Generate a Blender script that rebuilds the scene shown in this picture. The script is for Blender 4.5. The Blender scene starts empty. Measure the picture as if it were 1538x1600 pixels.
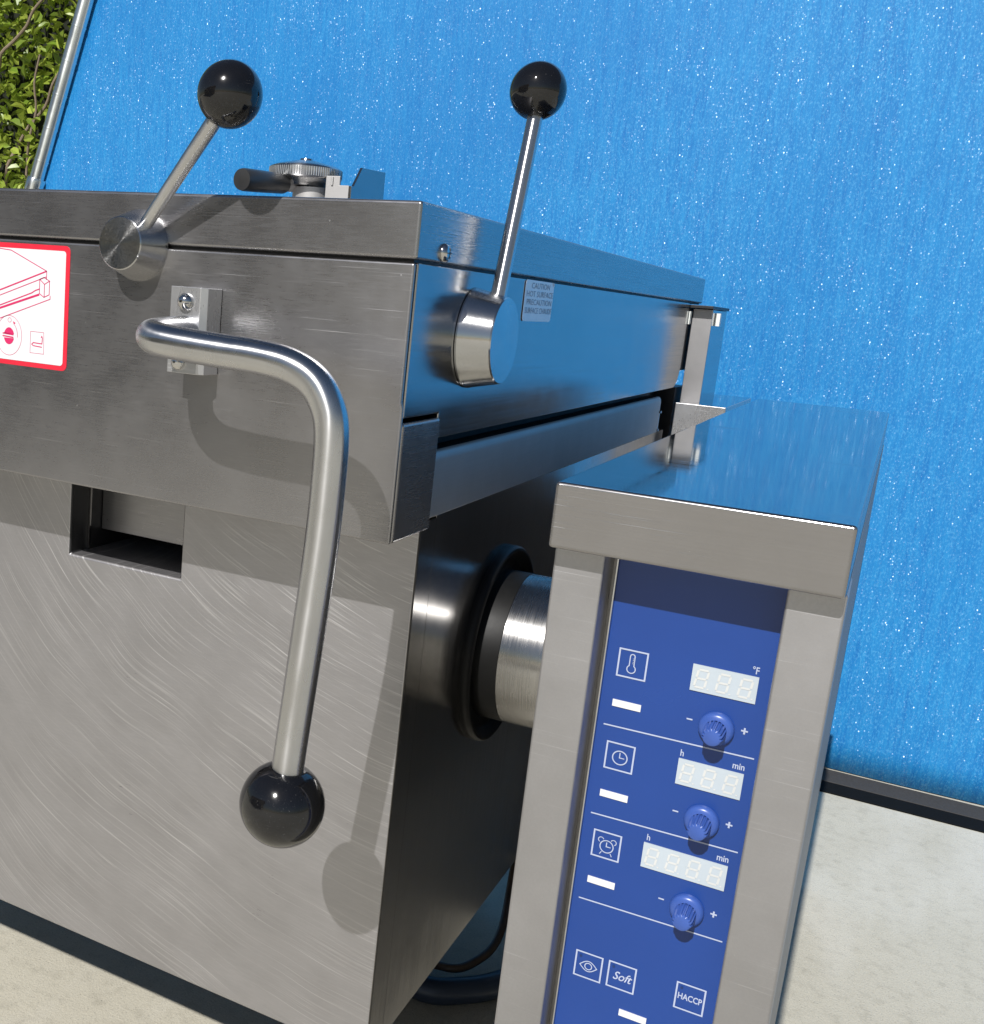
import bpy, bmesh, math, random
from mathutils import Vector, Matrix, Quaternion
random.seed(7)
sc = bpy.context.scene
PI = math.pi
# ---------------------------------------------------------------- camera
cd = bpy.data.cameras.new('camera'); cam = bpy.data.objects.new('camera', cd)
sc.collection.objects.link(cam); sc.camera = cam
Rr = Vector((0.8656, 0.4952, 0.0739)).normalized()
Rf = Vector((-0.4733, 0.8575, -0.2018)).normalized()
Ru = Rr.cross(Rf).normalized(); Rr = Rf.cross(Ru)
M = Matrix.Identity(4)
for i in range(3):
    M[i][0] = Rr[i]; M[i][1] = Ru[i]; M[i][2] = -Rf[i]
M[0][3], M[1][3], M[2][3] = 0.26881, -0.64451, -0.02346
cam.matrix_world = M
cd.sensor_fit = 'HORIZONTAL'; cd.sensor_width = 36
cd.lens = 1725.12/1538*36
cd.shift_x = (769-426.44)/1538; cd.shift_y = 6.08/1538
cd.clip_start = 0.02; cd.clip_end = 500
# ---------------------------------------------------------------- light
SUN_EL = math.atan(0.93)
w = bpy.data.worlds.new('World'); sc.world = w; w.use_nodes = True
nt = w.node_tree; bg = nt.nodes['Background']
sky = nt.nodes.new('ShaderNodeTexSky'); sky.sky_type = 'NISHITA'
sky.sun_disc = False; sky.sun_elevation = SUN_EL; sky.sun_rotation = PI
sky.air_density = 1.0; sky.dust_density = 0.6; sky.ozone_density = 1.2
nt.links.new(sky.outputs[0], bg.inputs[0]); bg.inputs[1].default_value = 0.052
sl = bpy.data.lights.new('sun', 'SUN'); sl.energy = 5.0; sl.angle = math.radians(0.53); sl.color = (1, 0.975, 0.94)
so = bpy.data.objects.new('sun', sl); sc.collection.objects.link(so)
so.rotation_mode = 'QUATERNION'
so.rotation_quaternion = Vector((0.008, 1, -0.93)).to_track_quat('-Z', 'Y')
so.location = (0, -3, 4)
sc.view_settings.view_transform = 'Standard'; sc.view_settings.look = 'None'
sc.view_settings.exposure = 0.0; sc.view_settings.gamma = 1
sc.cycles.max_bounces = 10; sc.cycles.glossy_bounces = 7; sc.cycles.sample_clamp_indirect = 6

# ---------------------------------------------------------------- materials
def new_mat(name):
    m = bpy.data.materials.new(name); m.use_nodes = True
    return m, m.node_tree, m.node_tree.nodes['Principled BSDF']
def N(nt, t, **kw):
    n = nt.nodes.new(t)
    for k, v in kw.items(): setattr(n, k, v)
    return n
def noise(nt, vec, scale, detail=4, rough=.6, dist=0):
    n = N(nt, 'ShaderNodeTexNoise'); n.inputs['Scale'].default_value = scale
    n.inputs['Detail'].default_value = detail; n.inputs['Roughness'].default_value = rough
    n.inputs['Distortion'].default_value = dist
    nt.links.new(vec, n.inputs['Vector']); return n.outputs[0]
def mapping(nt, vec, scale, rot=(0, 0, 0), loc=(0, 0, 0)):
    n = N(nt, 'ShaderNodeMapping'); n.inputs['Scale'].default_value = scale
    n.inputs['Rotation'].default_value = rot; n.inputs['Location'].default_value = loc
    nt.links.new(vec, n.inputs['Vector']); return n.outputs[0]
def ramp(nt, fac, p0, p1, v0=0, v1=1):
    n = N(nt, 'ShaderNodeMapRange'); n.clamp = True
    for i, v in zip((1, 2, 3, 4), (p0, p1, v0, v1)): n.inputs[i].default_value = v
    nt.links.new(fac, n.inputs[0]); return n.outputs[0]
def math_(nt, op, a, b=None):
    n = N(nt, 'ShaderNodeMath', operation=op)
    for i, v in enumerate((a, b)):
        if v is None: continue
        if isinstance(v, (int, float)): n.inputs[i].default_value = v
        else: nt.links.new(v, n.inputs[i])
    return n.outputs[0]
def mixc(nt, fac, a, b):
    n = N(nt, 'ShaderNodeMix', data_type='RGBA')
    for s, v in ((n.inputs[0], fac), (n.inputs[6], a), (n.inputs[7], b)):
        if hasattr(v, 'links'): nt.links.new(v, s)
        else: s.default_value = v if not isinstance(v, tuple) else (*v, 1)
    return n.outputs[2]
def bump(nt, h, strength, dist, bsdf, prev=None):
    b = N(nt, 'ShaderNodeBump'); b.inputs['Strength'].default_value = strength
    b.inputs['Distance'].default_value = dist
    nt.links.new(h, b.inputs['Height'])
    if prev: nt.links.new(prev, b.inputs['Normal'])
    nt.links.new(b.outputs[0], bsdf.inputs['Normal']); return b.outputs[0]

def steel(name, base=(.56, .55, .54), rough=.25, grain=(3, 3, 500), gstr=.25, scratch=0, arcs=None, aniso=0, axis='Z',
          rots=(.05, -.12, .2), smudge=.05, dust=0, diff=0, wide=0.0, wave=0):
    m, nt, b = new_mat(name)
    co = N(nt, 'ShaderNodeTexCoord').outputs['Object']
    b.inputs['Metallic'].default_value = 1
    g = noise(nt, mapping(nt, co, grain), 1, 3, .7)
    s = noise(nt, co, 14, 5, .6)
    r = math_(nt, 'ADD', ramp(nt, g, .3, .7, rough-.05, rough+.05), ramp(nt, s, .3, .7, -smudge, smudge))
    col = mixc(nt, ramp(nt, s, .3, .75), tuple(c*.9 for c in base), tuple(min(1, c*1.06) for c in base))
    col = mixc(nt, ramp(nt, g, .35, .65, 0, .2), col, tuple(c*.78 for c in base))
    nrm = None
    if arcs:                                    # long curved rub marks of polishing, round a far centre
        cx, cz = arcs
        sub = N(nt, 'ShaderNodeVectorMath', operation='SUBTRACT'); sub.inputs[1].default_value = (cx, 0, cz)
        nt.links.new(co, sub.inputs[0])
        warp = N(nt, 'ShaderNodeTexNoise'); warp.inputs['Scale'].default_value = 3.5; nt.links.new(co, warp.inputs['Vector'])
        sep = N(nt, 'ShaderNodeSeparateXYZ'); nt.links.new(sub.outputs[0], sep.inputs[0])
        rad = math_(nt, 'SQRT', math_(nt, 'ADD', math_(nt, 'POWER', sep.outputs[0], 2), math_(nt, 'POWER', math_(nt, 'MULTIPLY', sep.outputs[2], 1.0), 2)))
        rad = math_(nt, 'ADD', rad, math_(nt, 'MULTIPLY', warp.outputs[0], .07))
        ang = math_(nt, 'ARCTAN2', sep.outputs[2], sep.outputs[0])
        cb = N(nt, 'ShaderNodeCombineXYZ'); nt.links.new(rad, cb.inputs[0]); nt.links.new(ang, cb.inputs[1])
        a1 = noise(nt, mapping(nt, cb.outputs[0], (700, 4.0, 1)), 1, 2, .6)
        a2 = noise(nt, mapping(nt, cb.outputs[0], (1300, 9, 1), loc=(3, 7, 0)), 1, 1, .5)
        a3 = noise(nt, mapping(nt, cb.outputs[0], (60, 3, 1), loc=(13, 2, 0)), 1, 3, .6)
        f = ramp(nt, a1, .56, .74); f2 = ramp(nt, a2, .70, .80)
        pres = ramp(nt, noise(nt, co, 6, 3), .38, .62, .25, 1)
        ff = math_(nt, 'MULTIPLY', math_(nt, 'MAXIMUM', f, f2), pres)
        col = mixc(nt, math_(nt, 'MULTIPLY', ff, .7), col, (.80, .79, .78))
        col = mixc(nt, ramp(nt, a3, .4, .7, 0, .22), col, tuple(min(1, c*1.22) for c in base))
        r = math_(nt, 'ADD', r, math_(nt, 'MULTIPLY', ff, .12))
        nrm = bump(nt, a1, .10, .0006, b)
        nrm = bump(nt, ff, .16, .0005, b, nrm)
    nrm = bump(nt, g, gstr, .0002, b, nrm)
    if wave:                                    # sheet metal is never quite flat
        nrm = bump(nt, noise(nt, co, 5, 1), wave, .01, b, nrm)
    if scratch:                                 # short bright nicks, all angles
        rr = None
        for k, rot in enumerate(rots):
            v = mapping(nt, co, ((11, 11, 1500), (16, 16, 2100), (7, 7, 1100))[k % 3], rot=(0, rot, 0), loc=(k*3.1, k, k*.7))
            n1 = math_(nt, 'MULTIPLY', ramp(nt, noise(nt, v, 1, 1, .4), .70, .80), ramp(nt, noise(nt, co, 9+4*k, 3), .45, .65, .05, 1))
            rr = n1 if rr is None else math_(nt, 'MAXIMUM', rr, n1)
        pt = N(nt, 'ShaderNodeTexVoronoi'); pt.inputs['Scale'].default_value = 160; nt.links.new(co, pt.inputs['Vector'])
        dots = math_(nt, 'MULTIPLY', ramp(nt, pt.outputs['Distance'], .05, .10, 1, 0), ramp(nt, noise(nt, co, 45, 2), .62, .68))
        rr = math_(nt, 'MAXIMUM', rr, dots)
        col = mixc(nt, math_(nt, 'MULTIPLY', rr, scratch), col, (.88, .87, .86))
        r = math_(nt, 'ADD', r, math_(nt, 'MULTIPLY', rr, .25))
        nrm = bump(nt, rr, .5*scratch, .0006, b, nrm)
    nt.links.new(col, b.inputs['Base Color'])
    nt.links.new(r, b.inputs['Roughness'])
    if aniso:
        b.inputs['Anisotropic'].default_value = aniso
        t = N(nt, 'ShaderNodeTangent', direction_type='UV_MAP'); t.uv_map = 'UVMap'
        nt.links.new(t.outputs[0], b.inputs['Tangent'])
    if wide:                                    # brushed steel also scatters widely
        out = nt.nodes['Material Output']
        gl = N(nt, 'ShaderNodeBsdfPrincipled'); gl.inputs['Metallic'].default_value = 1
        gl.inputs['Roughness'].default_value = .72
        nt.links.new(col, gl.inputs['Base Color'])
        nt.links.new(nrm, gl.inputs['Normal'])
        mx = N(nt, 'ShaderNodeMixShader'); mx.inputs[0].default_value = wide
        nt.links.new(b.outputs[0], mx.inputs[1]); nt.links.new(gl.outputs[0], mx.inputs[2]); nt.links.new(mx.outputs[0], out.inputs[0])
    return m

def plain(name, col, rough=.5, metal=0, coat=0, var=.12, nscale=60, bstr=.1, bdist=.0005, spec=.5):
    m, nt, b = new_mat(name)
    co = N(nt, 'ShaderNodeTexCoord').outputs['Object']
    n = noise(nt, co, nscale, 5, .6)
    c = mixc(nt, ramp(nt, n, .3, .7), tuple(x*(1-var) for x in col), tuple(min(1, x*(1+var)) for x in col))
    nt.links.new(c, b.inputs['Base Color'])
    nt.links.new(ramp(nt, n, .3, .7, max(.02, rough-.04), rough+.04), b.inputs['Roughness'])
    b.inputs['Metallic'].default_value = metal; b.inputs['Coat Weight'].default_value = coat
    b.inputs['Specular IOR Level'].default_value = spec
    if bstr: bump(nt, n, bstr, bdist, b)
    return m

M_PLATE = steel('brushed_steel_front_plate', (.37, .362, .368), .30, (60, 60, 900), .015, scratch=.3, wide=.15, smudge=.06, rots=(.75, .85, .6), wave=.05)
M_LID   = steel('brushed_steel_lid', (.37, .362, .368), .28, (60, 60, 900), .015, scratch=.3, wide=.15, rots=(.75, .9, .65), wave=.05)
M_BODY  = steel('swirled_steel_body', (.455, .445, .455), .36, (80, 80, 900), .08, arcs=(.02, .05), wide=.4)
M_LSIDE = steel('satin_steel_lid_side', (.44, .44, .44), .26, (6, 6, 500), .04, smudge=.03, wave=.03)
M_SIDE  = steel('smooth_steel_side', (.43, .43, .43), .19, (6, 6, 500), .03, smudge=.04, wave=.05)
M_BSIDE = steel('satin_steel_body_side', (.42, .41, .40), .17, (500, 500, 8), .04)
M_RIM   = steel('brushed_steel_rim', (.60, .59, .58), .38, (4, 8, 900), .06, wide=.85)
M_CAP   = steel('scratched_steel_console_cap', (.38, .37, .37), .20, (3, 60, 1500), .12, scratch=.55, wide=.2)
M_CTOP  = steel('polished_steel_console_top', (.43, .43, .43), .06, (3, 500, 3), .015, smudge=.02, scratch=.15)
M_POST  = steel('bead_blasted_steel_post', (.47, .462, .468), .42, (700, 700, 700), .15, scratch=.3, wide=.4)
M_TUBE  = steel('satin_steel_tube', (.62, .62, .63), .27, (40, 40, 12), .02, smudge=.03, aniso=.85)
M_HUB   = steel('turned_steel_hub', (.58, .58, .58), .22, (900, 900, 900), .03, aniso=.9)
M_HUBX  = steel('turned_steel_hub_side', (.60, .60, .60), .24, (900, 900, 900), .03, aniso=.8)
M_BOLT  = steel('polished_steel_bolt', (.62, .61, .60), .12, (200, 200, 200), .05)
M_ALU   = steel('milled_aluminium_block', (.66, .66, .67), .30, (300, 300, 60), .25, scratch=.4, wide=.3)
M_RET = steel('satin_steel_corner', (.42, .41, .41), .24, (6, 6, 500), .04, wide=.3)
M_HOUS = plain('dull_dark_steel', (.30, .29, .28), .5, metal=.2)
M_TRUN  = steel('turned_steel_trunnion', (.55, .54, .53), .24, (700, 20, 20), .08, aniso=.7)
M_CHROME = steel('chrome_bead', (.7, .7, .7), .10, (5, 5, 200), .03)
M_GALV  = steel('galvanised_tube', (.80, .84, .84), .30, (20, 20, 8), .03, aniso=.75)
M_BLACKBALL = plain('black_phenolic', (.006, .006, .007), .07, coat=.3, nscale=120, bstr=.05, bdist=.0002)
def add_dust(m, amt):
    nt = m.node_tree; b = nt.nodes['Principled BSDF']; co = N(nt, 'ShaderNodeTexCoord').outputs['Object']
    d = ramp(nt, noise(nt, co, 900, 2, .6), .66, .74); sc2 = ramp(nt, noise(nt, mapping(nt, co, (60, 60, 1400), rot=(.6, .4, 0)), 1, 1), .72, .78)
    f = math_(nt, 'MULTIPLY', math_(nt, 'MAXIMUM', d, sc2), ramp(nt, noise(nt, co, 40, 3), .42, .65))
    lk = b.inputs['Base Color'].links[0].from_socket; rk = b.inputs['Roughness'].links[0].from_socket
    nt.links.new(mixc(nt, math_(nt, 'MULTIPLY', f, amt), lk, (.35, .34, .32)), b.inputs['Base Color'])
    nt.links.new(math_(nt, 'ADD', rk, math_(nt, 'MULTIPLY', ramp(nt, noise(nt, co, 55, 4), .4, .7), .12)), b.inputs['Roughness'])
add_dust(M_BLACKBALL, .25)
M_RUBBER_VOID = plain('black_rubber_and_void', (.006, .006, .006), .5, spec=.3)  # real rubber parts, and the black of the void behind the rim
M_DARK = plain('dark_metal_and_cavity_shade', (.05, .05, .052), .45, metal=.6)  # dark metal parts, and shade painted inside the openings
M_GRIP = plain('worn_black_grip', (.03, .03, .03), .35, nscale=30)
M_PANEL = plain('blue_control_foil', (.012, .052, .245), .25, var=.06, nscale=8, bstr=.08, bdist=.0004)
M_KNOB = plain('blue_plastic_knob', (.045, .10, .36), .30, var=.04)
M_PRINT = plain('pale_print', (.42, .47, .62), .5, var=.04, bstr=0)
M_INDIC = plain('white_indicator_window', (.74, .74, .74), .4, var=.02, bstr=0)
M_LCD = plain('grey_display_window', (.47, .53, .58), .3, var=.02, bstr=0)
M_SEG = plain('white_display_segment', (.60, .61, .60), .4, var=.02, bstr=0)
M_DOT = plain('dark_led_dot', (.01, .03, .12), .4)
M_WHITE = plain('white_sticker_vinyl', (.70, .71, .735), .35, var=.02, nscale=20, bstr=.02)
M_RED = plain('red_sticker_print', (.68, .02, .045), .4, var=.04, bstr=0)
M_PINKL = plain('crimson_line_print', (.60, .02, .12), .5, var=.04, bstr=0)
M_LABEL = plain('pale_metal_label', (.97, .97, .96), .6, metal=.75, var=.06, bstr=0)
M_LABTXT = plain('dark_label_print', (.30, .40, .52), .5, bstr=0)
M_NYLON = plain('white_nylon', (.8, .82, .78), .4)
M_HOSE = plain('brown_rubber_hose', (.07, .05, .035), .45)
M_BLUEHOSE = plain('blue_grey_hose', (.03, .045, .075), .4)
M_TIE = plain('dark_tie_wire', (.03, .03, .035), .5)
M_HEM = plain('grey_hem_batten', (.055, .053, .052), .8, nscale=200, spec=.15)
M_GAPD = plain('near_black_strip', (.006, .007, .008), .9, spec=.1)
M_STUCCO = plain('tan_stucco', (.34, .28, .21), .9, nscale=40, bstr=.3, bdist=.01)
M_ROOF = plain('brown_roof_tile', (.12, .07, .05), .8, nscale=30)
M_PANE = plain('window_glass_dark', (.03, .035, .04), .05, bstr=0)

def make_concrete():
    m, nt, b = new_mat('concrete_slab')
    co = N(nt, 'ShaderNodeTexCoord').outputs['Object']
    a = noise(nt, co, 2.2, 6, .6); f = noise(nt, co, 330, 3, .7); g = noise(nt, co, 40, 5, .7)
    c = mixc(nt, ramp(nt, a, .3, .7), (.44, .41, .33), (.52, .49, .40))
    c = mixc(nt, ramp(nt, f, .35, .7, 0, .5), c, (.62, .58, .48))
    c = mixc(nt, ramp(nt, g, .50, .72, 0, .6), c, (.35, .325, .26))
    c = mixc(nt, ramp(nt, noise(nt, mapping(nt, co, (5, 1.2, 1), rot=(0, 0, .25)), 1, 4, .6), .5, .68, 0, .5), c, (.66, .635, .56))
    c = mixc(nt, ramp(nt, noise(nt, co, 520, 2), .62, .68, 0, .7), c, (.16, .15, .13))
    nt.links.new(c, b.inputs['Base Color']); b.inputs['Roughness'].default_value = .85
    p = bump(nt, f, .5, .0015, b); bump(nt, g, .3, .003, b, p)
    return m
M_CONC = make_concrete()

def make_tarp():
    m, nt, b = new_mat('blue_shade_cloth')
    co = N(nt, 'ShaderNodeTexCoord').outputs['Object']
    st = noise(nt, mapping(nt, co, (170, 1, 16)), 1, 4, .7)          # vertical tapes
    st2 = noise(nt, mapping(nt, co, (30, 1, 1.3)), 1, 3, .6)
    fine = noise(nt, mapping(nt, co, (330, 1, 170)), 1, 2, .7)
    big = noise(nt, co, 1.3, 3, .5)
    c = mixc(nt, ramp(nt, st, .3, .7), (.006, .135, .42), (.018, .245, .56))
    c = mixc(nt, ramp(nt, st2, .35, .7, 0, .35), c, (.03, .28, .60))
    c = mixc(nt, ramp(nt, fine, .50, .72, 0, .55), c, (.12, .44, .74))
    c = mixc(nt, ramp(nt, big, .35, .7, 0, .6), c, (.005, .15, .43))
    nt.links.new(c, b.inputs['Base Color']); b.inputs['Roughness'].default_value = .55
    b.inputs['Specular IOR Level'].default_value = .3
    p = bump(nt, st, .4, .002, b)
    # tiny tape facets, each tipped its own way: some of them catch the sun
    vo = N(nt, 'ShaderNodeTexVoronoi'); vo.inputs['Scale'].default_value = 1
    nt.links.new(mapping(nt, co, (400, 1, 300)), vo.inputs['Vector'])
    s = N(nt, 'ShaderNodeVectorMath', operation='SUBTRACT'); s.inputs[1].default_value = (.5, .5, .5); nt.links.new(vo.outputs['Color'], s.inputs[0])
    k = N(nt, 'ShaderNodeVectorMath', operation='SCALE'); k.inputs['Scale'].default_value = 1.25; nt.links.new(s.outputs[0], k.inputs[0])
    geo = N(nt, 'ShaderNodeNewGeometry')
    ad = N(nt, 'ShaderNodeVectorMath', operation='ADD'); nt.links.new(geo.outputs['Normal'], ad.inputs[0]); nt.links.new(k.outputs[0], ad.inputs[1])
    nm = N(nt, 'ShaderNodeVectorMath', operation='NORMALIZE'); nt.links.new(ad.outputs[0], nm.inputs[0])
    gl = N(nt, 'ShaderNodeBsdfGlossy'); gl.inputs['Roughness'].default_value = .34; gl.inputs['Color'].default_value = (.75, .88, 1, 1)
    nt.links.new(nm.outputs[0], gl.inputs['Normal'])
    mx = N(nt, 'ShaderNodeMixShader')
    nt.links.new(math_(nt, 'MULTIPLY', ramp(nt, vo.outputs['Distance'], .3, .6, .11, 0), ramp(nt, noise(nt, mapping(nt, co, (60, 1, 9)), 1, 3, .6), .42, .68, .08, .85)), mx.inputs[0])
    nt.links.new(b.outputs[0], mx.inputs[1]); nt.links.new(gl.outputs[0], mx.inputs[2])
    nt.links.new(mx.outputs[0], nt.nodes['Material Output'].inputs[0])
    return m
M_TARP = make_tarp()

def make_leaf(name, a, bcol):
    m, nt, b = new_mat(name)
    co = N(nt, 'ShaderNodeTexCoord').outputs['Object']
    n = N(nt, 'ShaderNodeTexWhiteNoise'); ge = N(nt, 'ShaderNodeNewGeometry')
    rnd = ge.outputs['Random Per Island']
    c = mixc(nt, rnd, a, bcol)
    c = mixc(nt, ramp(nt, noise(nt, co, 60, 3), .4, .7, 0, .4), c, (.20, .17, .03))
    nt.links.new(c, b.inputs['Base Color']); b.inputs['Roughness'].default_value = .38
    tr = N(nt, 'ShaderNodeBsdfTranslucent'); nt.links.new(c, tr.inputs[0])
    mx = N(nt, 'ShaderNodeMixShader'); mx.inputs[0].default_value = .3
    nt.links.new(b.outputs[0], mx.inputs[1]); nt.links.new(tr.outputs[0], mx.inputs[2])
    nt.links.new(mx.outputs[0], nt.nodes['Material Output'].inputs[0])
    return m
M_LEAF = make_leaf('hedge_leaf', (.17, .28, .025), (.48, .58, .09))
M_BARK = plain('twig_bark', (.22, .17, .12), .85, nscale=150, bstr=.4, bdist=.002)
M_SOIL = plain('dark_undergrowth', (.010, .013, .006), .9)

# ---------------------------------------------------------------- mesh helpers
def box(bm, x0, x1, y0, y1, z0, z1, mi=0):
    vs = [bm.verts.new(p) for p in ((x0,y0,z0),(x1,y0,z0),(x1,y1,z0),(x0,y1,z0),(x0,y0,z1),(x1,y0,z1),(x1,y1,z1),(x0,y1,z1))]
    for f in ((3,2,1,0),(4,5,6,7),(0,1,5,4),(1,2,6,5),(2,3,7,6),(3,0,4,7)):
        bm.faces.new([vs[i] for i in f]).material_index = mi
def prism(bm, pts, axis, a, b, mi=0):
    """polygon pts (two coords, the axes other than `axis`) extruded from a to b along axis"""
    ax = 'xyz'.index(axis); ks = [i for i in range(3) if i != ax]
    def P(p, v):
        q = [0, 0, 0]; q[ks[0]], q[ks[1]] = p; q[ax] = v; return q
    A = [bm.verts.new(P(p, a)) for p in pts]; B = [bm.verts.new(P(p, b)) for p in pts]; n = len(pts)
    bm.faces.new(A).material_index = mi; bm.faces.new(B[::-1]).material_index = mi
    for i in range(n):
        bm.faces.new((A[i], B[i], B[(i+1) % n], A[(i+1) % n])).material_index = mi
def frame_of(d):
    d = Vector(d).normalized(); u = d.cross(Vector((0, 0, 1)))
    if u.length < .05: u = d.cross(Vector((1, 0, 0)))
    u.normalize(); return d, u, d.cross(u)
def uv_strip(bm, fc, A, ia, ib, k, seg):
    # u runs along the profile or path, v round it
    uv = bm.loops.layers.uv.get('UVMap') or bm.loops.layers.uv.new('UVMap')
    first = set(A); vs = [lp.vert for lp in fc.loops]
    if len(vs) == 4: v = (0, 1, 1, 0)
    elif len(A) == 1: v = (.5, 1, 0)
    else: v = (0, 1, .5)
    for lp, t in zip(fc.loops, v): lp[uv].uv = (ia if lp.vert in first else ib, (k+t)*.05)
def lathe(bm, o, d, prof, seg=56, mi=0):
    o = Vector(o); d, u, v = frame_of(d); rings = []
    for r, t in prof:
        if r < 1e-7: rings.append([bm.verts.new(o+d*t)])
        else: rings.append([bm.verts.new(o+d*t+(u*math.cos(2*PI*k/seg)+v*math.sin(2*PI*k/seg))*r) for k in range(seg)])
    for A, B in zip(rings, rings[1:]):
        for k in range(seg):
            l = (k+1) % seg; ia, ib = rings.index(A), rings.index(B)
            if len(A) == 1 and len(B) == 1: continue
            if len(A) == 1: f = (A[0], B[l], B[k])
            elif len(B) == 1: f = (A[k], A[l], B[0])
            else: f = (A[k], A[l], B[l], B[k])
            fc = bm.faces.new(f); fc.material_index = mi
            uv_strip(bm, fc, A, ia, ib, k, seg)
def smooth_path(pts, n=8):
    pts = [Vector(p) for p in pts]; P = [2*pts[0]-pts[1]]+pts+[2*pts[-1]-pts[-2]]; out = []
    for i in range(1, len(P)-2):
        for k in range(n):
            t = k/n; a, b, c, d = P[i-1], P[i], P[i+1], P[i+2]
            out.append(.5*((2*b)+(c-a)*t+(2*a-5*b+4*c-d)*t*t+(3*b-a-3*c+d)*t**3))
    out.append(pts[-1]); return out
def tube(bm, pts, r, seg=24, mi=0, cap=True):
    pts = [Vector(p) for p in pts]; n = len(pts)
    rs = r if isinstance(r, (list, tuple)) else [r]*n
    T = [(pts[min(i+1, n-1)]-pts[max(i-1, 0)]).normalized() for i in range(n)]
    _, u, _ = frame_of(T[0]); rings = []
    for i in range(n):
        if i: u = T[i-1].rotation_difference(T[i]) @ u
        u = (u-T[i]*u.dot(T[i])).normalized(); v = T[i].cross(u)
        rings.append([bm.verts.new(pts[i]+(u*math.cos(2*PI*k/seg)+v*math.sin(2*PI*k/seg))*rs[i]) for k in range(seg)])
    for i, (A, B) in enumerate(zip(rings, rings[1:])):
        for k in range(seg):
            l = (k+1) % seg; fc = bm.faces.new((A[k], A[l], B[l], B[k])); fc.material_index = mi
            uv_strip(bm, fc, A, i, i+1, k, seg)
    if cap:
        bm.faces.new(rings[0][::-1]).material_index = mi; bm.faces.new(rings[-1]).material_index = mi
def obj(name, bm, mats, parent=None, bevel=0, seg=2, smooth=True, ang=35, **props):
    bmesh.ops.recalc_face_normals(bm, faces=bm.faces)
    me = bpy.data.meshes.new(name); bm.to_mesh(me); bm.free()
    for m in (mats if isinstance(mats, (list, tuple)) else [mats]): me.materials.append(m)
    o = bpy.data.objects.new(name, me); sc.collection.objects.link(o)
    if parent:
        o.parent = parent; o.matrix_parent_inverse = world_of(parent).inverted()
    if smooth:
        me.polygons.foreach_set('use_smooth', [True]*len(me.polygons))
        if not bevel:
            try: me.set_sharp_from_angle(angle=math.radians(ang))
            except Exception: pass
    if bevel:
        b = o.modifiers.new('edge_rounding', 'BEVEL'); b.width = bevel; b.segments = seg
        b.limit_method = 'ANGLE'; b.angle_limit = math.radians(40); b.harden_normals = True
    for k, v in props.items(): o[k] = v
    return o
def world_of(o):
    m = Matrix.Translation(o.location) if o.type == 'EMPTY' else Matrix.Identity(4)
    return m
def thing(name, loc, label, cat, group=None):
    o = bpy.data.objects.new(name, None); o.empty_display_size = .05; o.location = loc
    sc.collection.objects.link(o); o['label'] = label; o['category'] = cat
    if group: o['group'] = group
    return o
B = bmesh.new
def bx(*a, mi=0):
    bm = B(); box(bm, *a, mi); return bm

# ---------------------------------------------------------------- setting
G = -.90
bm = B(); vs = [bm.verts.new(p) for p in ((-60,-60,G),(60,-60,G),(60,60,G),(-60,60,G))]; bm.faces.new(vs)
obj('ground', bm, M_CONC, smooth=False, kind='structure')

# ---------------------------------------------------------------- braising pan
pan = thing('braising_pan', (-.5, .5, G), 'large stainless steel tilting braising pan with black ball knobs and blue control panel', 'braising pan')
XL = -1.25
# --- lid
bm = B(); prism(bm, [(0, 0), (0, .035), (XL, .035), (XL, 0)], 'y', 0, 1.079)
lid = obj('lid', bm, M_LID, pan, .0022, 3)
lid.data.materials.append(M_LSIDE)
for p in lid.data.polygons:
    if p.normal.x > .5: p.material_index = 1
# gap under lid
obj('lid_gasket', bx(XL, -.003, .003, 1.07, -.0018, .0), M_RUBBER_VOID, pan)
# lid screw on the side
bm = B(); lathe(bm, (0, .0435, .0065), (1, 0, 0), [(.0062, 0), (.0062, .0008), (.0056, .0022), (.0042, .0034), (.0022, .0041), (.0013, .0042), (.0013, .003), (0, .003)], 40)
sc_ = obj('lid_screw', bm, M_BOLT, pan)
bm = B(); box(bm, .0036, .0044, .0432, .0438, .0032, .0098); box(bm, .0036, .00442, .0402, .0468, .0062, .0068); obj('screw_slot', bm, M_DARK, sc_)
# --- front plate: a shallow box section with a deeper return low down
bm = B()
prism(bm, [(-.0012, -.0022), (-.0012, -.088), (0, -.092), (0, -.18), (XL, -.18), (XL, -.0022)], 'y', 0, .0035)
fp = obj('front_plate', bm, M_PLATE, pan, .0016, 3)
bm = B()
box(bm, -.004, .0006, .0036, .068, -.18, -.1015)
ret = obj('front_plate_return', bm, M_RET, pan, .003, 3)
obj('front_plate_underside', bx(XL, -.0045, .0036, .068, -.18, -.177), M_PLATE, pan, .001)
# --- pan side (the pale blue reflecting wall) with its low step and rounded rear corner
pts = [(.0045, -.0018), (.0045, -.0985), (.0655, -.0985), (.0655, -.116)]
pts += [(.945, -.116)]
for k in range(9):
    a = -PI/2+PI/2*k/8; pts.append((.945+.035*math.cos(a), -.081+.035*math.sin(a)))
pts += [(.98, -.0018)]
bm = B(); prism(bm, pts, 'x', -.03, -.0004)
obj('pan_side', bm, M_SIDE, pan, .0012, 3)
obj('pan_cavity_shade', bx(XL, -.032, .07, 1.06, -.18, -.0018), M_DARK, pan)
obj('pan_void_fill', bx(-.031, -.0092, .069, .887, -.1745, -.1275), M_RUBBER_VOID, pan)  # black fill standing in for the unlit void behind the rim bar
obj('pan_flange_shade', bx(-.031, -.022, .069, .90, -.127, -.1165), M_RUBBER_VOID, pan)
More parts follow.
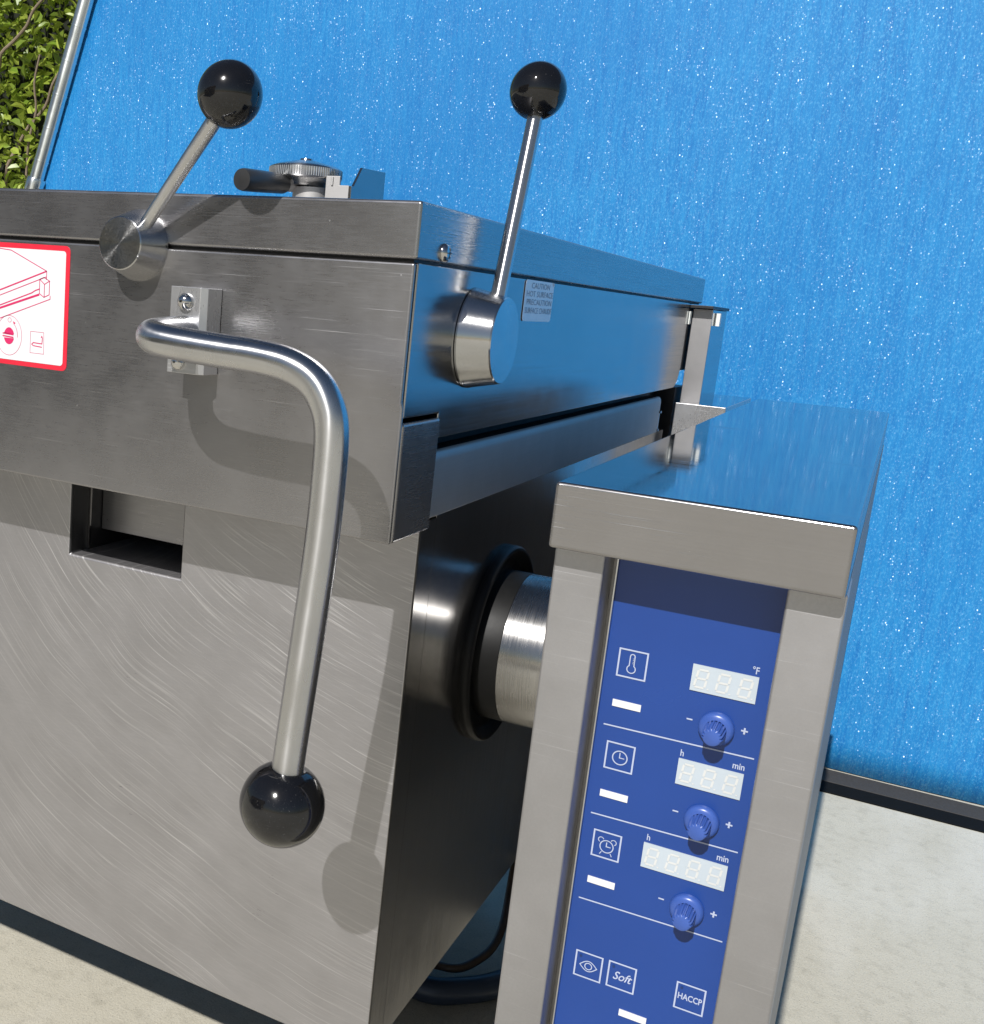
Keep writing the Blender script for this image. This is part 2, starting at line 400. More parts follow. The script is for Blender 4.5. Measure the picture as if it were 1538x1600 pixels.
# --- rim bar
bm = B(); prism(bm, [(-.0085, -.174), (-.003, -.174), (-.003, -.1335), (-.0036, -.1300), (-.0052, -.1272), (-.0085, -.1260)], 'y', .0685, .888)
obj('rim_bar', bm, M_RIM, pan, .0012, 3)
bm = B(); lathe(bm, (-.005, .888, -.172), (0, 0, 1), [(0, 0), (.004, 0), (.004, .003), (.0025, .003), (.0025, .024), (.0045, .024), (.0045, .027), (0, .027)], 20)
obj('adjusting_bolt', bm, M_BOLT, pan)
# --- body with the opening
bx_ = -.006; by = .068; zt, zb = -.181, -.605
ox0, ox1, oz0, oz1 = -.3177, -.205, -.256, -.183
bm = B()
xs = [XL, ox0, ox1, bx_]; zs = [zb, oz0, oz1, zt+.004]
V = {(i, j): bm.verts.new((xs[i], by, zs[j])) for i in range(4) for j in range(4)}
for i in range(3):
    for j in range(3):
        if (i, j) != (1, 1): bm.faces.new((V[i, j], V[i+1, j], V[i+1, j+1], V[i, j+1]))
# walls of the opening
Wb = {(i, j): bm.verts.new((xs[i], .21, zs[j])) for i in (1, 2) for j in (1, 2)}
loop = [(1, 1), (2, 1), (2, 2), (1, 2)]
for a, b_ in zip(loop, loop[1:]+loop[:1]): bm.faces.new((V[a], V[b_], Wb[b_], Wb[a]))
# right return to the seam, bottom lip
R0 = bm.verts.new((bx_, .098, zb)); R1 = bm.verts.new((bx_, .098, zt+.004))
R = [V[3, 0], V[3, 1], V[3, 2], V[3, 3]]
Rb = [R0]+[bm.verts.new((bx_, .098, zs[j])) for j in (1, 2)]+[R1]
for j in range(3): bm.faces.new((R[j], Rb[j], Rb[j+1], R[j+1]))
Lb = [bm.verts.new((xs[i], .098, zb)) for i in range(3)]+[R0]
for i in range(3): bm.faces.new((V[i, 0], V[i+1, 0], Lb[i+1], Lb[i]))
body = obj('body_shell', bm, [M_BODY, M_BSIDE, M_DARK], pan, .0022, 3)
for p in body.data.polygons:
    if abs(p.normal.x) > .5: p.material_index = 1 if p.center.x > -.05 else 2  # side walls of the opening coloured dark for the shade inside it
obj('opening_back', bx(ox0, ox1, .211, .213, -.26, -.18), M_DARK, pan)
obj('drawer_plate', bx(ox0+.0006, ox1-.0006, .109, .111, -.2405, -.1815), M_PLATE, pan, .0006)
obj('opening_rib', bx(ox0+.0002, ox0+.002, .0905, .0925, -.2555, -.1815), M_BSIDE, pan)
bm = B(); prism(bm, [(.0985, zb), (.0985, -.175), (.95, -.175), (.95, zb)], 'x', -.02, -.0062)
obj('body_side_panel', bm, M_BSIDE, pan, .0008)
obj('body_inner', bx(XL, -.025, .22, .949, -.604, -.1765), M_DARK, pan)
for lx in (-.20, -1.1):
    for ly in (.45, .86):
        bm = B(); lathe(bm, (lx, ly, G), (0, 0, 1), [(0, 0), (.03, 0), (.03, .01), (.022, .015), (.022, .298), (0, .298)], 28); obj('leg', bm, M_DARK, pan)
# --- trunnion and its collar
bm = B(); lathe(bm, (-.0062, .278, -.316), (1, 0, 0), [(.0876, 0), (.0880, .003), (.0875, .0065), (.0860, .0082), (.0840, .0086), (.0825, .0078), (.0760, .0018), (.0690, .0012), (.0668, .002), (.0662, .004), (.0662, .0235), (.0654, .0242), (0, .0242)], 72)
obj('rubber_collar', bm, M_RUBBER_VOID, pan)
bm = B(); lathe(bm, (.0176, .278, -.316), (1, 0, 0), [(.0656, 0), (.0660, .0002), (.0660, .001), (.0660, .0975)], 72)
obj('trunnion', bm, M_TRUN, pan)
# --- rear: hinge post, bracket, bolts
hp = obj('hinge_post', bx(.002, .0285, 1.0, 1.13, -.20, -.008), M_POST, pan, .001)
hp.data.materials.append(M_SIDE)
for p in hp.data.polygons:
    if p.normal.x > .5: p.material_index = 1
obj('post_cap', bx(-.03, .030, .985, 1.14, -.0076, -.0035), M_DARK, hp, .0006)
for x0, x1, y in ((-.0014, .0018, .988), (.0287, .0350, 1.03)):
    bm = B(); box(bm, x0-.008*(x0 < 0), x1, y-.006, y+.006, -.030, -.0125); obj('spacer_bolt', bm, M_NYLON, hp)
rb = obj('rear_bracket', bx(.0045, .070, .952, 1.227, -.30, -.136), M_ALU, pan, .0012)
rb.data.materials.append(M_CTOP)
for p in rb.data.polygons:
    if p.normal.z > .5: p.material_index = 1
obj('tarp_light_blocker', bx(.0, .262, 1.0, 1.22, G+.01, -.305), M_DARK, pan)  # added dark box, keeps the tarp's blue light off the body side
obj('rear_channel', bx(-.03, -.004, .985, 1.06, -.60, -.118), M_DARK, pan)
obj('rear_gap_fill', bx(-.03, -.0015, .984, 1.05, -.094, -.008), M_DARK, pan)  # added dark piece so the gap beside the hinge post reads dark

# --- bracket and handle
hd_path = smooth_path([(-.1525, .0, -.056), (-.1525, -.022, -.0562), (-.1522, -.045, -.0572), (-.1485, -.0645, -.0586), (-.135, -.0762, -.0600),
    (-.112, -.0785, -.0615), (-.085, -.0787, -.0628), (-.062, -.0782, -.0638), (-.0405, -.0777, -.0668), (-.0245, -.077, -.0742), (-.0148, -.0763, -.0870),
    (-.0108, -.0753, -.104), (-.0118, -.0725, -.140), (-.0146, -.0697, -.180), (-.0200, -.0664, -.235), (-.0262, -.063, -.2984), (-.0290, -.0615, -.330)], 7)
bm = B(); tube(bm, hd_path, .01035, 36)
handle = obj('handle', bm, M_TUBE, pan, ang=60)
def ball(name, c, r, d, parent, neck=.006):
    prof = [(r*math.sin(PI*k/40), -r*math.cos(PI*k/40)) for k in range(41)]
    # flattened seat where the rod goes in (at -d side)
    prof = [(0, -r*.93)]+[p for p in prof if p[1] > -r*.93]
    bm = B(); lathe(bm, c, d, prof, 64); return obj(name, bm, M_BLACKBALL, parent, ang=80)
ball('ball_knob', (-.0303, -.0615, -.3455), .0276, Vector((-.0303, -.0615, -.3455))-Vector((-.0262, -.063, -.2984)), handle)
bm = B()
prism(bm, [(-.1665, -.0005), (-.1665, -.0205), (-.166, -.021), (-.1425, -.021), (-.1385, -.0175), (-.1385, -.0005)], 'z', -.0845, -.027)
br = obj('bracket', bm, M_ALU, handle, .0006)
def dome_bolt(c, r, parent, name='bolt'):
    bm = B(); lathe(bm, c, (0, -1, 0), [(r*1.02, 0), (r*1.02, r*.25), (r*.9, r*.55), (r*.6, r*.85), (r*.25, r*1.0), (0, r*1.02)], 32)
    return obj(name, bm, M_BOLT, parent)
dome_bolt((-.1535, -.021, -.0368), .0058, handle); dome_bolt((-.1570, -.0205, -.0775), .0052, handle)
# --- locking lever on the front (left)
def rod(a, b, r0, r1):
    bm = B(); tube(bm, [a, Vector(a).lerp(Vector(b), .5), b], [r0, (r0+r1)/2, r1], 28); return bm
lv = obj('locking_lever', rod((-.2015, -.0105, .0075), (-.1195, -.0415, .0842), .0046, .0052), M_TUBE, pan)
bm = B(); lathe(bm, (-.2099, .0, -.0013), (0, -1, 0), [(.0246, 0), (.0246, .0012), (.0240, .003), (.0180, .0222), (.0173, .0229), (0, .0229)], 72)
obj('hub', bm, M_HUB, lv, ang=20)
ball('ball_knob', (-.1150, -.0432, .0900), .0201, Vector((.082, -.031, .0767)), lv)
# --- locking lever on the side (right)
lv2 = obj('locking_lever', rod((.0145, .1165, -.0235), (.0165, .1475, .106), .0056, .0054), M_TUBE, pan)
bm = B(); lathe(bm, (0, .1151, -.0479), (1, 0, 0), [(.0352, 0), (.0352, .0012), (.0346, .0026), (.0302, .0228), (.0295, .0238), (0, .0238)], 80)
obj('hub', bm, M_HUBX, lv2, ang=20)
ball('ball_knob', (.0160, .1492, .1244), .01965, Vector((.002, .031, .1295)), lv2)
# --- steam valve on the lid
bm = B()
vx, vy = -.2113, .252
lathe(bm, (vx, vy, .035), (0, 0, 1), [(.022, 0), (.022, .003), (.0172, .004), (.0172, .030), (.013, .031), (0, .031)], 56)
valve = obj('steam_valve', bm, M_RIM, pan)
cx_ = -.2190
bm = B(); lathe(bm, (cx_, vy, .0665), (0, 0, 1), [(0, 0), (.020, 0), (.022, .002), (.030, .0045), (.0318, .006), (.0325, .007), (.0325, .0148), (.0315, .0158), (.027, .0176), (.012, .0212), (.006, .0222), (.0055, .0236), (0, .0240)], 96)
vc = obj('valve_cap', bm, M_HUBX, valve)
bm = B()
for k in range(96):                                   # knurled edge
    a = 2*PI*k/96; c, s = math.cos(a), math.sin(a); r0, r1, h = .0324, .0327, .0006
    lathe_pts = [(r0, -h), (r1, 0), (r0, h)]
    A = [bm.verts.new((cx_+c*r-s*t, vy+s*r+c*t, z)) for z in (.0737, .0811) for r, t in lathe_pts]
    bm.faces.new((A[0], A[1], A[4], A[3])); bm.faces.new((A[1], A[2], A[5], A[4])); bm.faces.new((A[0], A[2], A[1])); bm.faces.new((A[3], A[4], A[5]))
obj('knurling', bm, M_ALU, vc, smooth=False, kind='stuff')
g0, g1 = Vector((-.2240, .252, .0672)), Vector((-.2350, .168, .0628))
dd = (g1-g0).normalized()
bm = B(); lathe(bm, g0, dd, [(.0062, 0), (.0062, .030)], 28); obj('grip_stem', bm, M_RIM, valve)
bm = B(); lathe(bm, g0+dd*.024, dd, [(0, 0), (.0078, 0), (.0084, .002), (.0092, .035), (.0094, .055), (.0088, .0585), (.0035, .0595), (0, .0597)], 40)
obj('grip', bm, M_GRIP, valve)
bm = B(); prism(bm, [(-.190, .036), (-.190, .0745), (-.1765, .0745), (-.1765, .0668), (-.1676, .0668), (-.1676, .036)], 'y', .236, .2385)
box(bm, -.1845, -.1825, .2345, .2358, .0665, .0740)
sp = obj('spout_plate', bm, M_RIM, valve, .0006)
bm = B(); prism(bm, [(.236, .036), (.236, .0664), (.2405, .0668), (.2550, .0837), (.3035, .0856), (.3035, .036)], 'x', -.1675, -.1650)
obj('spout_flap', bm, M_SIDE, valve, .0005)

# ---------------------------------------------------------------- flat print helpers
def poly_line(bm, pts, wd, to3, closed=False, mi=0):
    pts = [Vector((p[0], p[1])) for p in pts]; n = len(pts); off = []
    for i in range(n):
        a = pts[i-1] if (i or closed) else None; b_ = pts[(i+1) % n] if (i < n-1 or closed) else None
        if a is None: t = (b_-pts[i]).normalized(); nn = Vector((-t.y, t.x)); s = 1
        elif b_ is None: t = (pts[i]-a).normalized(); nn = Vector((-t.y, t.x)); s = 1
        else:
            t1 = (pts[i]-a).normalized(); t2 = (b_-pts[i]).normalized(); n1 = Vector((-t1.y, t1.x)); n2 = Vector((-t2.y, t2.x))
            nn = (n1+n2); nn = nn.normalized() if nn.length > 1e-6 else n1; s = 1/max(.45, nn.dot(n1))
        off.append(nn*wd*.5*s)
    L = [bm.verts.new(to3(p+o)) for p, o in zip(pts, off)]; R_ = [bm.verts.new(to3(p-o)) for p, o in zip(pts, off)]
    for i in range(n if closed else n-1):
        j = (i+1) % n; bm.faces.new((L[i], R_[i], R_[j], L[j])).material_index = mi
def fill(bm, pts, to3, mi=0): bm.faces.new([bm.verts.new(to3(Vector(p))) for p in pts]).material_index = mi
def circ(cx, cy, r, n=28, a0=0, a1=2*PI, ry=None):
    full = abs(a1-a0-2*PI) < 1e-6
    m = n if full else n+1
    return [(cx+r*math.cos(a0+(a1-a0)*k/n), cy+(ry or r)*math.sin(a0+(a1-a0)*k/n)) for k in range(m)]
def front3(y): return lambda p: (p[0], y, p[1])
def side3(x): return lambda p: (x, p[0], p[1])
def lettering(name, s, p, size, plane, mat, parent, align='CENTER', shear=0, bold=0, sx=1):
    cu = bpy.data.curves.new('text_source', 'FONT'); cu.body = s; cu.size = size; cu.align_x = align; cu.align_y = 'CENTER'
    cu.shear = shear; cu.offset = bold; cu.resolution_u = 3
    to = bpy.data.objects.new('text_source', cu); sc.collection.objects.link(to)
    bpy.context.view_layer.update()
    me = bpy.data.meshes.new_from_object(to.evaluated_get(bpy.context.evaluated_depsgraph_get()))
    bpy.data.objects.remove(to); bpy.data.curves.remove(cu)
    for v in me.vertices: v.co = plane(Vector((p[0]+v.co.x*sx, p[1]+v.co.y)))
    me.name = name; me.materials.clear(); me.materials.append(mat)
    o = bpy.data.objects.new(name, me); sc.collection.objects.link(o)
    o.parent = parent; o.matrix_parent_inverse = world_of(parent).inverted(); return o

# ---------------------------------------------------------------- warning sticker on the front plate
def rrect(x0, x1, z0, z1, r, n=6):
    o = []
    for cx, cz, a in ((x1-r, z1-r, 0), (x0+r, z1-r, PI/2), (x0+r, z0+r, PI), (x1-r, z0+r, 1.5*PI)):
        o += [(cx+r*math.cos(a+PI/2*k/n), cz+r*math.sin(a+PI/2*k/n)) for k in range(n+1)]
    return o
SX0 = -.44
bm = B(); prism(bm, rrect(SX0, -.2715, -.0958, -.0048, .0045), 'y', -.0003, -.00005)
stk = obj('instruction_sticker', bm, M_RED, pan, smooth=False)
bm = B(); prism(bm, rrect(SX0+.0035, -.2752, -.0921, -.0086, .0026), 'y', -.0006, -.00032)
obj('sticker_face', bm, M_WHITE, stk, smooth=False)
F = front3(-.00075)
bm = B(); LW = .0006
for pts, wd in (([(-.360, .004-.012), (-.3285, -.0102), (-.2930, -.0238)], LW), ([(-.2930, -.0238), (-.345, -.0425), (-.40, -.062)], LW*1.7),
                ([(-.2930, -.0238), (-.2930, -.0300)], LW), ([(-.2935, -.0280), (-.345, -.0465), (-.40, -.066)], LW),
                ([(-.2995, -.0300), (-.2955, -.0285), (-.2900, -.0308), (-.2948, -.0335), (-.2995, -.0300)], LW), ([(-.2995, -.0300), (-.2995, -.0405), (-.2950, -.0430), (-.2900, -.0408), (-.2900, -.0308)], LW),
                ([(-.2948, -.0335), (-.2948, -.0430)], LW), ([(-.2996, -.0372), (-.3035, -.0385), (-.3070, -.0405), (-.40, -.0735)], LW*1.4),
                ([(-.2996, -.0412), (-.345, -.0560), (-.40, -.0765)], LW*2.6), ([(-.2890, -.0415), (-.2890, -.0440), (-.345, -.0640), (-.40, -.083)], LW)):
    pts = [p if p[0] > SX0+.005 else (SX0+.005, p[1]) for p in pts]
    poly_line(bm, pts, wd, F)
poly_line(bm, circ(-.3285, -.0738, .0128, 40, ry=.0150), .0003, F, True)
poly_line(bm, circ(-.3283, -.0622, .0017, 16), .0003, F, True)
poly_line(bm, circ(-.3285, -.0738, .0085, 12, -.1, .9, ry=.0105), .0004, F); fill(bm, [(-.3250, -.0628), (-.3222, -.0640), (-.3238, -.0655)], F)
fill(bm, circ(-.3285, -.0742, .0052, 24, .25, PI-.25, ry=.0064), F); fill(bm, circ(-.3285, -.0742, .0052, 24, PI+.25, 2*PI-.25, ry=.0064), F)
for dz in (-.0007, .0013): poly_line(bm, [(-.3350, -.0738+dz), (-.3240, -.0744+dz)], .0010, F)
poly_line(bm, [(-.3070, -.0690), (-.2940, -.0690), (-.2935, -.0850), (-.3070, -.0850)], .0003, F, True)
poly_line(bm, [(-.2955, -.0800), (-.3040, -.0795), (-.3055, -.0785), (-.3040, -.0772), (-.2955, -.0775), (-.2952, -.0730)], .0007, F)
fill(bm, [(-.2968, -.0728), (-.2958, -.0712), (-.2948, -.0732)], F)
obj('line_drawing', bm, M_PINKL, stk, smooth=False)

# ---------------------------------------------------------------- hot surface label on the side
bm = B(); prism(bm, rrect(.2250, .3045, -.0345, -.0012-.0008, .0035), 'x', .00005, .0003)
lab = obj('hot_surface_label', bm, M_LABEL, pan, smooth=False)
bm = B(); fill(bm, [(.2985, -.0022), (.3045, -.0022), (.3045, -.0052), (.3020, -.0050)], side3(.0005)); obj('lifted_corner', bm, M_WHITE, lab, smooth=False)
for s, z in (('CAUTION', -.0065), ('HOT SURFACE', -.0130), ('PRECAUTION', -.0195), ('SURFACE CHAUDE', -.0262)):
    lettering('lettering', s, (.2665, z), .0066, side3(.0005), M_LABTXT, lab, sx=1.75 if len(s) < 12 else 1.35)

# ---------------------------------------------------------------- console
bm = B(); box(bm, .111, .2622, -.036, .910, -.155, -.117)
cap = obj('console_cap', bm, [M_CAP, M_CTOP], pan, .0022, 4)
for p in cap.data.polygons:
    if p.normal.z > .5: p.material_index = 1
for x0, x1 in ((.1115, .1402), (.2350, .2632)):
    obj('console_post', bx(x0, x1, -.0205, .03, G+.02, -.1552), M_POST, pan, .0016, 3)
obj('console_housing', bx(.1115, .2628, .0302, .90, G+.02, -.1552), M_HOUS, pan, .0015)
obj('console_foot', bx(.125, .25, .0, .88, G, G+.0195), M_DARK, pan)
obj('console_chrome_bead', bx(.1432, .1444, -.0026, .028, G+.03, -.1555), M_CHROME, pan, .0004)
obj('console_edge_seal', bx(.1403, .1431, .004, .029, G+.03, -.1555), M_BSIDE, pan)
pn = obj('control_panel', bx(.1445, .2349, 0, .02, G+.03, -.1555), M_PANEL, pan)
P = front3(-.0004)
def icon_box(bm, x0, z0): poly_line(bm, [(x0, z0), (x0+.0159, z0), (x0+.0159, z0-.0165), (x0, z0-.0165)], .00095, P, True)
def icon(name, fn):
    bm = B(); fn(bm); return obj(name, bm, M_PRINT, pn, smooth=False)
def thermo(bm):
    x, z = .1518, -.2144; icon_box(bm, x, z); c = (x+.0076, z-.0113)
    pts = [(c[0]+.0024*math.sin(a), c[1]-.0024*math.cos(a)) for a in [(-2.55+5.1*k/22) for k in range(23)]]
    pts = pts+[(c[0]+.0013, c[1]+.0075)]+[(c[0]+.0013*math.cos(a), c[1]+.0078+.0013*math.sin(a)) for a in [PI*k/6 for k in range(7)]]+[(c[0]-.0013, c[1]+.0075)]
    poly_line(bm, pts, .0006, P, True)
    for k in range(4): poly_line(bm, [(c[0]+.0003, c[1]+.0035+k*.001), (c[0]+.0013, c[1]+.0035+k*.001)], .0003, P)
icon('thermometer_icon', thermo)
def clock(bm):
    x, z = .1522, -.2724; icon_box(bm, x, z); c = (x+.0082, z-.0086)
    poly_line(bm, circ(*c, .0042, 32), .0007, P, True); poly_line(bm, [(c[0]-.0002, c[1]+.0032), (c[0]-.0002, c[1]), (c[0]+.0026, c[1])], .0006, P)
icon('clock_icon', clock)
def alarm(bm):
    x, z = .1521, -.3296; icon_box(bm, x, z); c = (x+.0082, z-.0090)
    poly_line(bm, circ(*c, .0039, 32), .0006, P, True); poly_line(bm, [(c[0]-.0002, c[1]+.0028), (c[0]-.0002, c[1]), (c[0]+.0024, c[1])], .0006, P)
    for s in (-1, 1):
        poly_line(bm, circ(c[0]+s*.0037, c[1]+.0037, .0016, 14, (PI/2-s*PI/4)-2.0, (PI/2-s*PI/4)+2.0), .0005, P)
        poly_line(bm, [(c[0]+s*.0026, c[1]-.0038), (c[0]+s*.0036, c[1]-.0056)], .0005, P)
icon('alarm_clock_icon', alarm)
def eye(bm):
    x, z = .1519, -.4112; icon_box(bm, x, z); c = (x+.0080, z-.0085)
    up = [(c[0]-.0052+.0104*k/14, c[1]+.0034*math.sin(PI*k/14)) for k in range(15)]; dn = [(c[0]+.0052-.0104*k/14, c[1]-.0034*math.sin(PI*k/14)) for k in range(1, 14)]
    poly_line(bm, up+dn, .0006, P, True); poly_line(bm, circ(*c, .0021, 20), .0006, P, True)
icon('eye_icon', eye)
icon('soft_mode_frame', lambda bm: icon_box(bm, .1720, -.4108)); icon('haccp_frame', lambda bm: icon_box(bm, .2118, -.4091))
lettering('soft_lettering', 'Soft', (.1801, -.4192), .0078, P, M_PRINT, pn, shear=.35, bold=.0001, sx=.86)
lettering('haccp_lettering', 'HACCP', (.2197, -.4175), .0056, P, M_PRINT, pn, bold=.00012, sx=.74)
for x, z in ((.1546, -.4140), (.1747, -.4136), (.2145, -.4119)):
    bm = B(); fill(bm, circ(x, z, .0008, 14), front3(-.0005)); obj('led_dot', bm, M_DOT, pn, smooth=False)
for z0, z1 in ((-.2628, -.2608), (-.3203, -.3178), (-.3768, -.3746)):
    bm = B(); zz = (z0+z1)/2; poly_line(bm, [(.1484, zz-.0006), (.2318, zz+.0006)], .00085, P); obj('divider_line', bm, M_PRINT, pn, smooth=False)
for x, z in ((.1517, -.2458), (.1520, -.3032), (.1520, -.3602), (.1816, -.4400)):
    bm = B(); box(bm, x, x+.0163, -.0007, -.0001, z-.0042, z); obj('indicator_window', bm, M_INDIC, pn, smooth=False)
SEG = [((.1, 1), (.9, 1)), ((.95, .95), (.95, .55)), ((.95, .45), (.95, .05)), ((.1, 0), (.9, 0)), ((.05, .05), (.05, .45)), ((.05, .55), (.05, .95)), ((.1, .5), (.9, .5))]
def display(x0, x1, z0, z1, n):
    bm = B(); box(bm, x0, x1, -.0008, -.0001, z0, z1, 0)
    w_ = (x1-x0)/n; Q = front3(-.0010)
    for k in range(n):
        cx0 = x0+w_*k+w_*.5-.0034; cz0 = (z0+z1)/2-.0052; W, H = .0062, .0104
        for a, b_ in SEG:
            f = lambda t: (cx0+t[0]*W+(t[1]-.5)*.0014, cz0+t[1]*H)
            poly_line(bm, [f(a), f(b_)], .00125, Q, mi=1)
        poly_line(bm, [(cx0+W+.0005, cz0-.0002), (cx0+W+.0014, cz0-.0002)], .0009, Q, mi=1)
    return obj('display', bm, [M_LCD, M_SEG], pn, smooth=False)
display(.1927, .2275, -.2297, -.2141, 3); display(.1929, .2281, -.2872, -.2715, 3); display(.1811, .2280, -.3440, -.3284, 4)
lettering('degree_lettering', '°F', (.2252, -.2108), .0058, P, M_PRINT, pn, sx=.75, bold=.0001)
lettering('hour_lettering', 'h', (.1942, -.2683), .0056, P, M_PRINT, pn, sx=.8, bold=.0001); lettering('minute_lettering', 'min', (.2247, -.2678), .0056, P, M_PRINT, pn, sx=.8, bold=.0001)
lettering('hour_lettering', 'h', (.1832, -.3250), .0056, P, M_PRINT, pn, sx=.8, bold=.0001); lettering('minute_lettering', 'min', (.2246, -.3246), .0056, P, M_PRINT, pn, sx=.8, bold=.0001)
def knob(cx, cz):
    bm = B(); lathe(bm, (cx, 0, cz), (0, -1, 0), [(.0096, 0), (.0096, .0022), (.0092, .0032), (.0078, .0042), (.0058, .0046)], 48)
    n = 64; rings = []
    for t, rs in ((.0040, 1.0), (.0165, .93), (.0178, .86), (.0183, .7)):
        ring = []
        for k in range(n):
            a = 2*PI*k/n; g = .00045*(1 if (k//2) % 2 else -1) if math.sin(a) > -.25 and rs > .8 else 0
            ring.append(bm.verts.new((cx+(.0056*rs+g)*math.cos(a), -t, cz+(.0056*rs+g)*math.sin(a))))
        rings.append(ring)
    for A, C_ in zip(rings, rings[1:]):
        for k in range(n): bm.faces.new((A[k], A[(k+1) % n], C_[(k+1) % n], C_[k]))
    bm.faces.new(rings[-1])
    return obj('control_knob', bm, M_KNOB, pn, ang=35)
for cx, cz in ((.2100, -.2487), (.2103, -.3057), (.2102, -.3622)):
    knob(cx, cz)
    bm = B(); poly_line(bm, [(cx-.0164, cz+.0016), (cx-.0132, cz+.0016)], .0009, P); obj('minus_sign', bm, M_PRINT, pn, smooth=False)
    bm = B(); poly_line(bm, [(cx+.0128, cz+.0022), (cx+.0164, cz+.0022)], .0010, P)
    poly_line(bm, [(cx+.0146, cz+.0003), (cx+.0146, cz+.0041)], .0010, front3(-.0005)); obj('plus_sign', bm, M_PRINT, pn, smooth=False)

# ---------------------------------------------------------------- hoses behind the console
bm = B(); tube(bm, smooth_path([(-.40, .80, G+.012), (-.20, .66, G+.012), (-.1235, .615, G+.03), (-.0914, .640, G+.035), (-.0775, .70, G+.05), (-.095, .80, G+.10), (-.112, .90, G+.22)], 8), .0055, 14)
h = obj('water_hose', bm, M_HOSE); h['label'] = 'thin brown hose curving up from the concrete behind the control pedestal'; h['category'] = 'hose'
bm = B(); tube(bm, smooth_path([(-.50, .78, G+.017), (-.25, .60, G+.017), (-.1423, .575, G+.017), (-.0913, .600, G+.017), (-.045, .66, G+.017), (.02, .80, G+.017), (.08, 1.0, G+.017)], 8), .0165, 18)
h = obj('drain_hose', bm, M_BLUEHOSE); h['label'] = 'thick dark drain hose lying on the concrete in the shade under the pan'; h['category'] = 'hose'

# ---------------------------------------------------------------- blue shade cloth behind
TY = 1.7805
LX0, LZ0, LK = -1.8868, .2167, .3331
def left_x(z): return LX0+(z-LZ0)*LK
bm = B(); nx, nz = 90, 40; zb_, zt_ = G+.003, 1.55; X1 = 4.2
grid = []
for j in range(nz+1):
    z = zb_+(zt_-zb_)*j/nz; x0 = left_x(z)+.01; row = []
    for i in range(nx+1):
        x = x0+(X1-x0)*i/nx
        y = TY+.006*math.sin(x*3.1+z*.7)+.004*math.sin(x*7.3-z*1.9)
        row.append(bm.verts.new((x, y, z)))
    grid.append(row)
for j in range(nz):
    for i in range(nx): bm.faces.new((grid[j][i], grid[j][i+1], grid[j+1][i+1], grid[j+1][i]))
tp = obj('shade_cloth', bm, M_TARP)
so_ = tp.modifiers.new('thickness', 'SOLIDIFY'); so_.thickness = .0015; so_.offset = 1
tp['label'] = 'bright blue woven tarp stretched as a screen behind the steel appliance'; tp['category'] = 'tarp'
hm = obj('kerb_batten', bx(-2.2, 4.3, 1.700, 1.768, G, G+.004), M_HEM, None, .001); hm['label'] = 'dark grey batten along the foot of the blue tarp'; hm['category'] = 'batten'
kb = obj('dark_strip', bx(-2.2, 4.3, 1.645, 1.6995, G, G+.003), M_GAPD, None, .0005); kb['label'] = 'black strip on the concrete in front of the blue tarp'; kb['category'] = 'rubber strip'  # flat near-black strip lying on the concrete

# leaning galvanised pole with ties
pole = thing('screen_pole', (left_x(G), TY-.008, G), 'leaning galvanised tube at the left edge of the blue tarp', 'pole')
p0 = Vector((left_x(G), TY-.008, G)); p1 = Vector((left_x(1.7), TY-.008, 1.7)); d = (p1-p0).normalized()
bm = B(); tube(bm, [p0, p1], .0215, 28); tb = obj('pole_tube', bm, M_GALV, pole)
k = 0
z = -.75
while z < 1.55:
    c = Vector((left_x(z), TY-.008, z)); big = (k % 7 == 4)
    bm = B(); wv = .006 if big else .0013
    lathe(bm, c-d*wv, d, [(.0216, 0), (.0232 if big else .0226, 0), (.0232 if big else .0226, 2*wv), (.0216, 2*wv)], 24); obj('tie', bm, M_TIE if big else M_GALV, pole); z += .085; k += 1
c = Vector((left_x(.205), TY-.008, .205)); bm = B(); lathe(bm, c-d*.02, d, [(.0216, 0), (.027, 0), (.028, .006), (.028, .034), (.026, .04), (.0216, .04)], 28); obj('coupling', bm, M_GALV, pole)

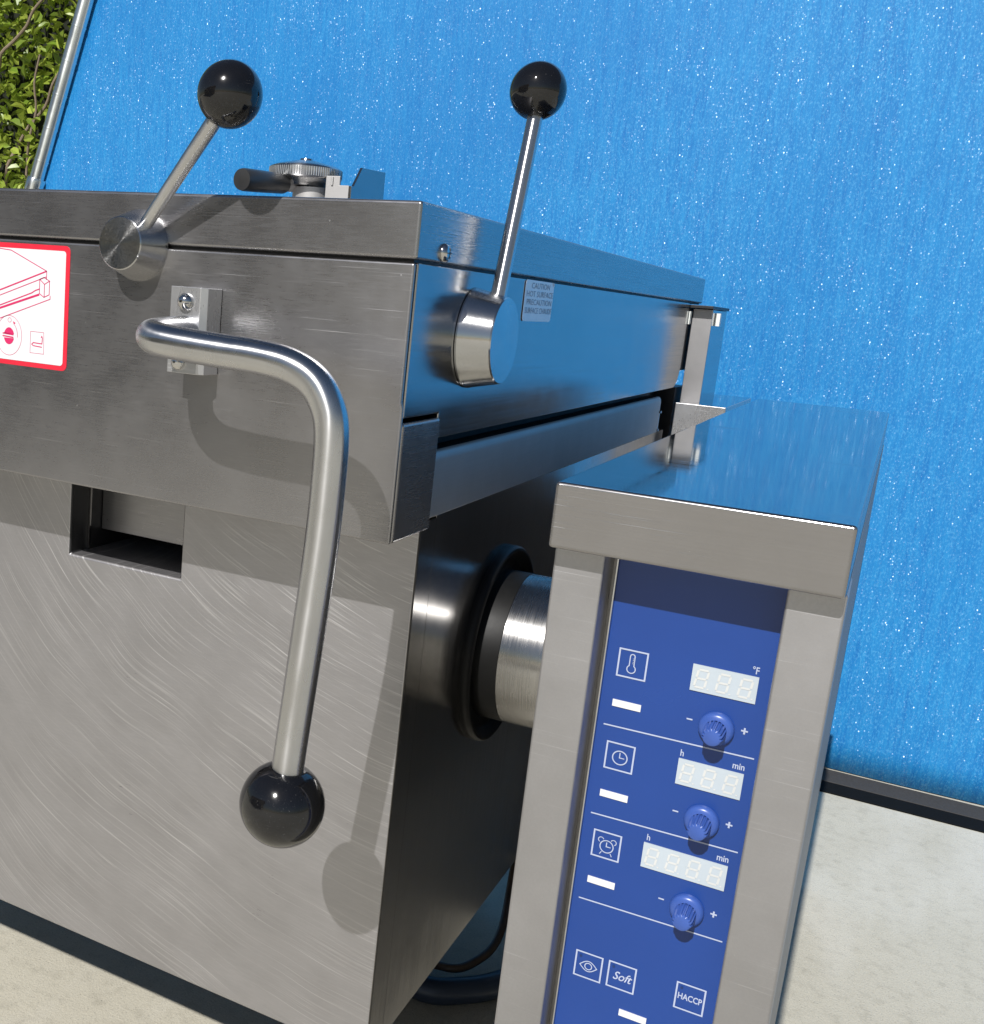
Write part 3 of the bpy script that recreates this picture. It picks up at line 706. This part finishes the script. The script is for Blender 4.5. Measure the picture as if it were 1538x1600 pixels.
# ---------------------------------------------------------------- hedge
hedge = thing('hedge', (-2.8, 2.45, G), 'sunlit green leafy hedge with bare twigs left of the leaning pole', 'hedge')
rnd = random.Random(3)
bm = B()
for i in range(24000):
    t = rnd.random()
    x = rnd.uniform(-3.9, -1.35); z = rnd.uniform(-.9, 2.0); y = 2.02+.68*rnd.random()**1.3+.12*math.sin(x*4+z*3)+.10*math.sin(z*9+x*2)
    if math.sin(x*9.7+z*6.1)+math.sin(x*5.3-z*8.3+1) < -1.05 and rnd.random() < .75: y += .35
    L = rnd.uniform(.028, .055); Wd = L*rnd.uniform(.42, .58)
    qd = Quaternion((0, 0, 1), rnd.uniform(0, 2*PI)) @ Quaternion((1, 0, 0), rnd.gauss(.9, .55)) @ Quaternion((0, 0, 1), rnd.gauss(0, 1.0))
    o = Vector((x, y, z)); fold = rnd.uniform(.05, .35)
    def pt(a, b_, c_): return bm.verts.new(o+qd @ Vector((a, b_, c_)))
    m0, m1, m2 = pt(0, 0, 0), pt(0, L*.5, -.06*L), pt(0, L, -.22*L)
    l1, l2 = pt(-Wd*.5, L*.3, fold*Wd), pt(-Wd*.38, L*.7, fold*Wd*.6); r1, r2 = pt(Wd*.5, L*.3, fold*Wd), pt(Wd*.38, L*.7, fold*Wd*.6)
    bm.faces.new((m0, m1, l2, l1)); bm.faces.new((m1, m2, l2)); bm.faces.new((m0, r1, r2, m1)); bm.faces.new((m1, r2, m2))
obj('foliage', bm, M_LEAF, hedge, kind='stuff')
for a, b_, r in (((-2.06, 1.93, -.3), (-1.76, 1.96, .95), .013), ((-2.30, 1.98, .10), (-1.90, 1.93, .62), .006), ((-2.28, 1.97, .52), (-1.92, 1.95, .86), .005), ((-2.12, 1.96, -.1), (-2.02, 1.92, .58), .005),
                 ((-2.02, 1.95, .16), (-1.84, 1.95, .62), .009), ((-2.6, 2.0, -.4), (-2.1, 1.98, 1.3), .011), ((-1.95, 2.02, .2), (-1.70, 2.0, 1.1), .01), ((-3.0, 2.0, -.6), (-2.7, 2.0, 1.4), .012), ((-2.2, 2.2, .3), (-1.8, 2.15, .45), .006)):
    a, b_ = Vector(a), Vector(b_); bm = B()
    pts = [a.lerp(b_, k/9)+Vector((rnd.gauss(0, .010), rnd.gauss(0, .01), 0))*(0 < k < 9) for k in range(10)]
    tube(bm, smooth_path(pts, 3), [r*(1.15-.55*k/27) for k in range(28)], 8); obj('branch', bm, M_BARK, hedge)
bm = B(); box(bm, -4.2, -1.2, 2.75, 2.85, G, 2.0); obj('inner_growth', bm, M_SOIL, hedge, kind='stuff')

# ---------------------------------------------------------------- house across the yard (seen in the steel only)
ho = thing('house', (-9, -7, G), 'single storey tan house across the yard, mirrored in the steel', 'house')
obj('wall', bx(-16, -3.4, -8.0, -6.2, G, 1.7), M_STUCCO, ho)
bm = B(); prism(bm, [(-8.6, 1.7), (-5.9, 1.7), (-7.25, 2.5)], 'x', -16.3, -3.1); obj('roof', bm, M_ROOF, ho, smooth=False)
for x in (-12.5, -9.5, -5.2):
    wf = obj('window', bx(x-.6, x+.6, -6.2, -6.16, .1, 1.2), M_WHITE, ho); obj('pane', bx(x-.54, x+.54, -6.159, -6.15, .16, 1.14), M_PANE, wf)
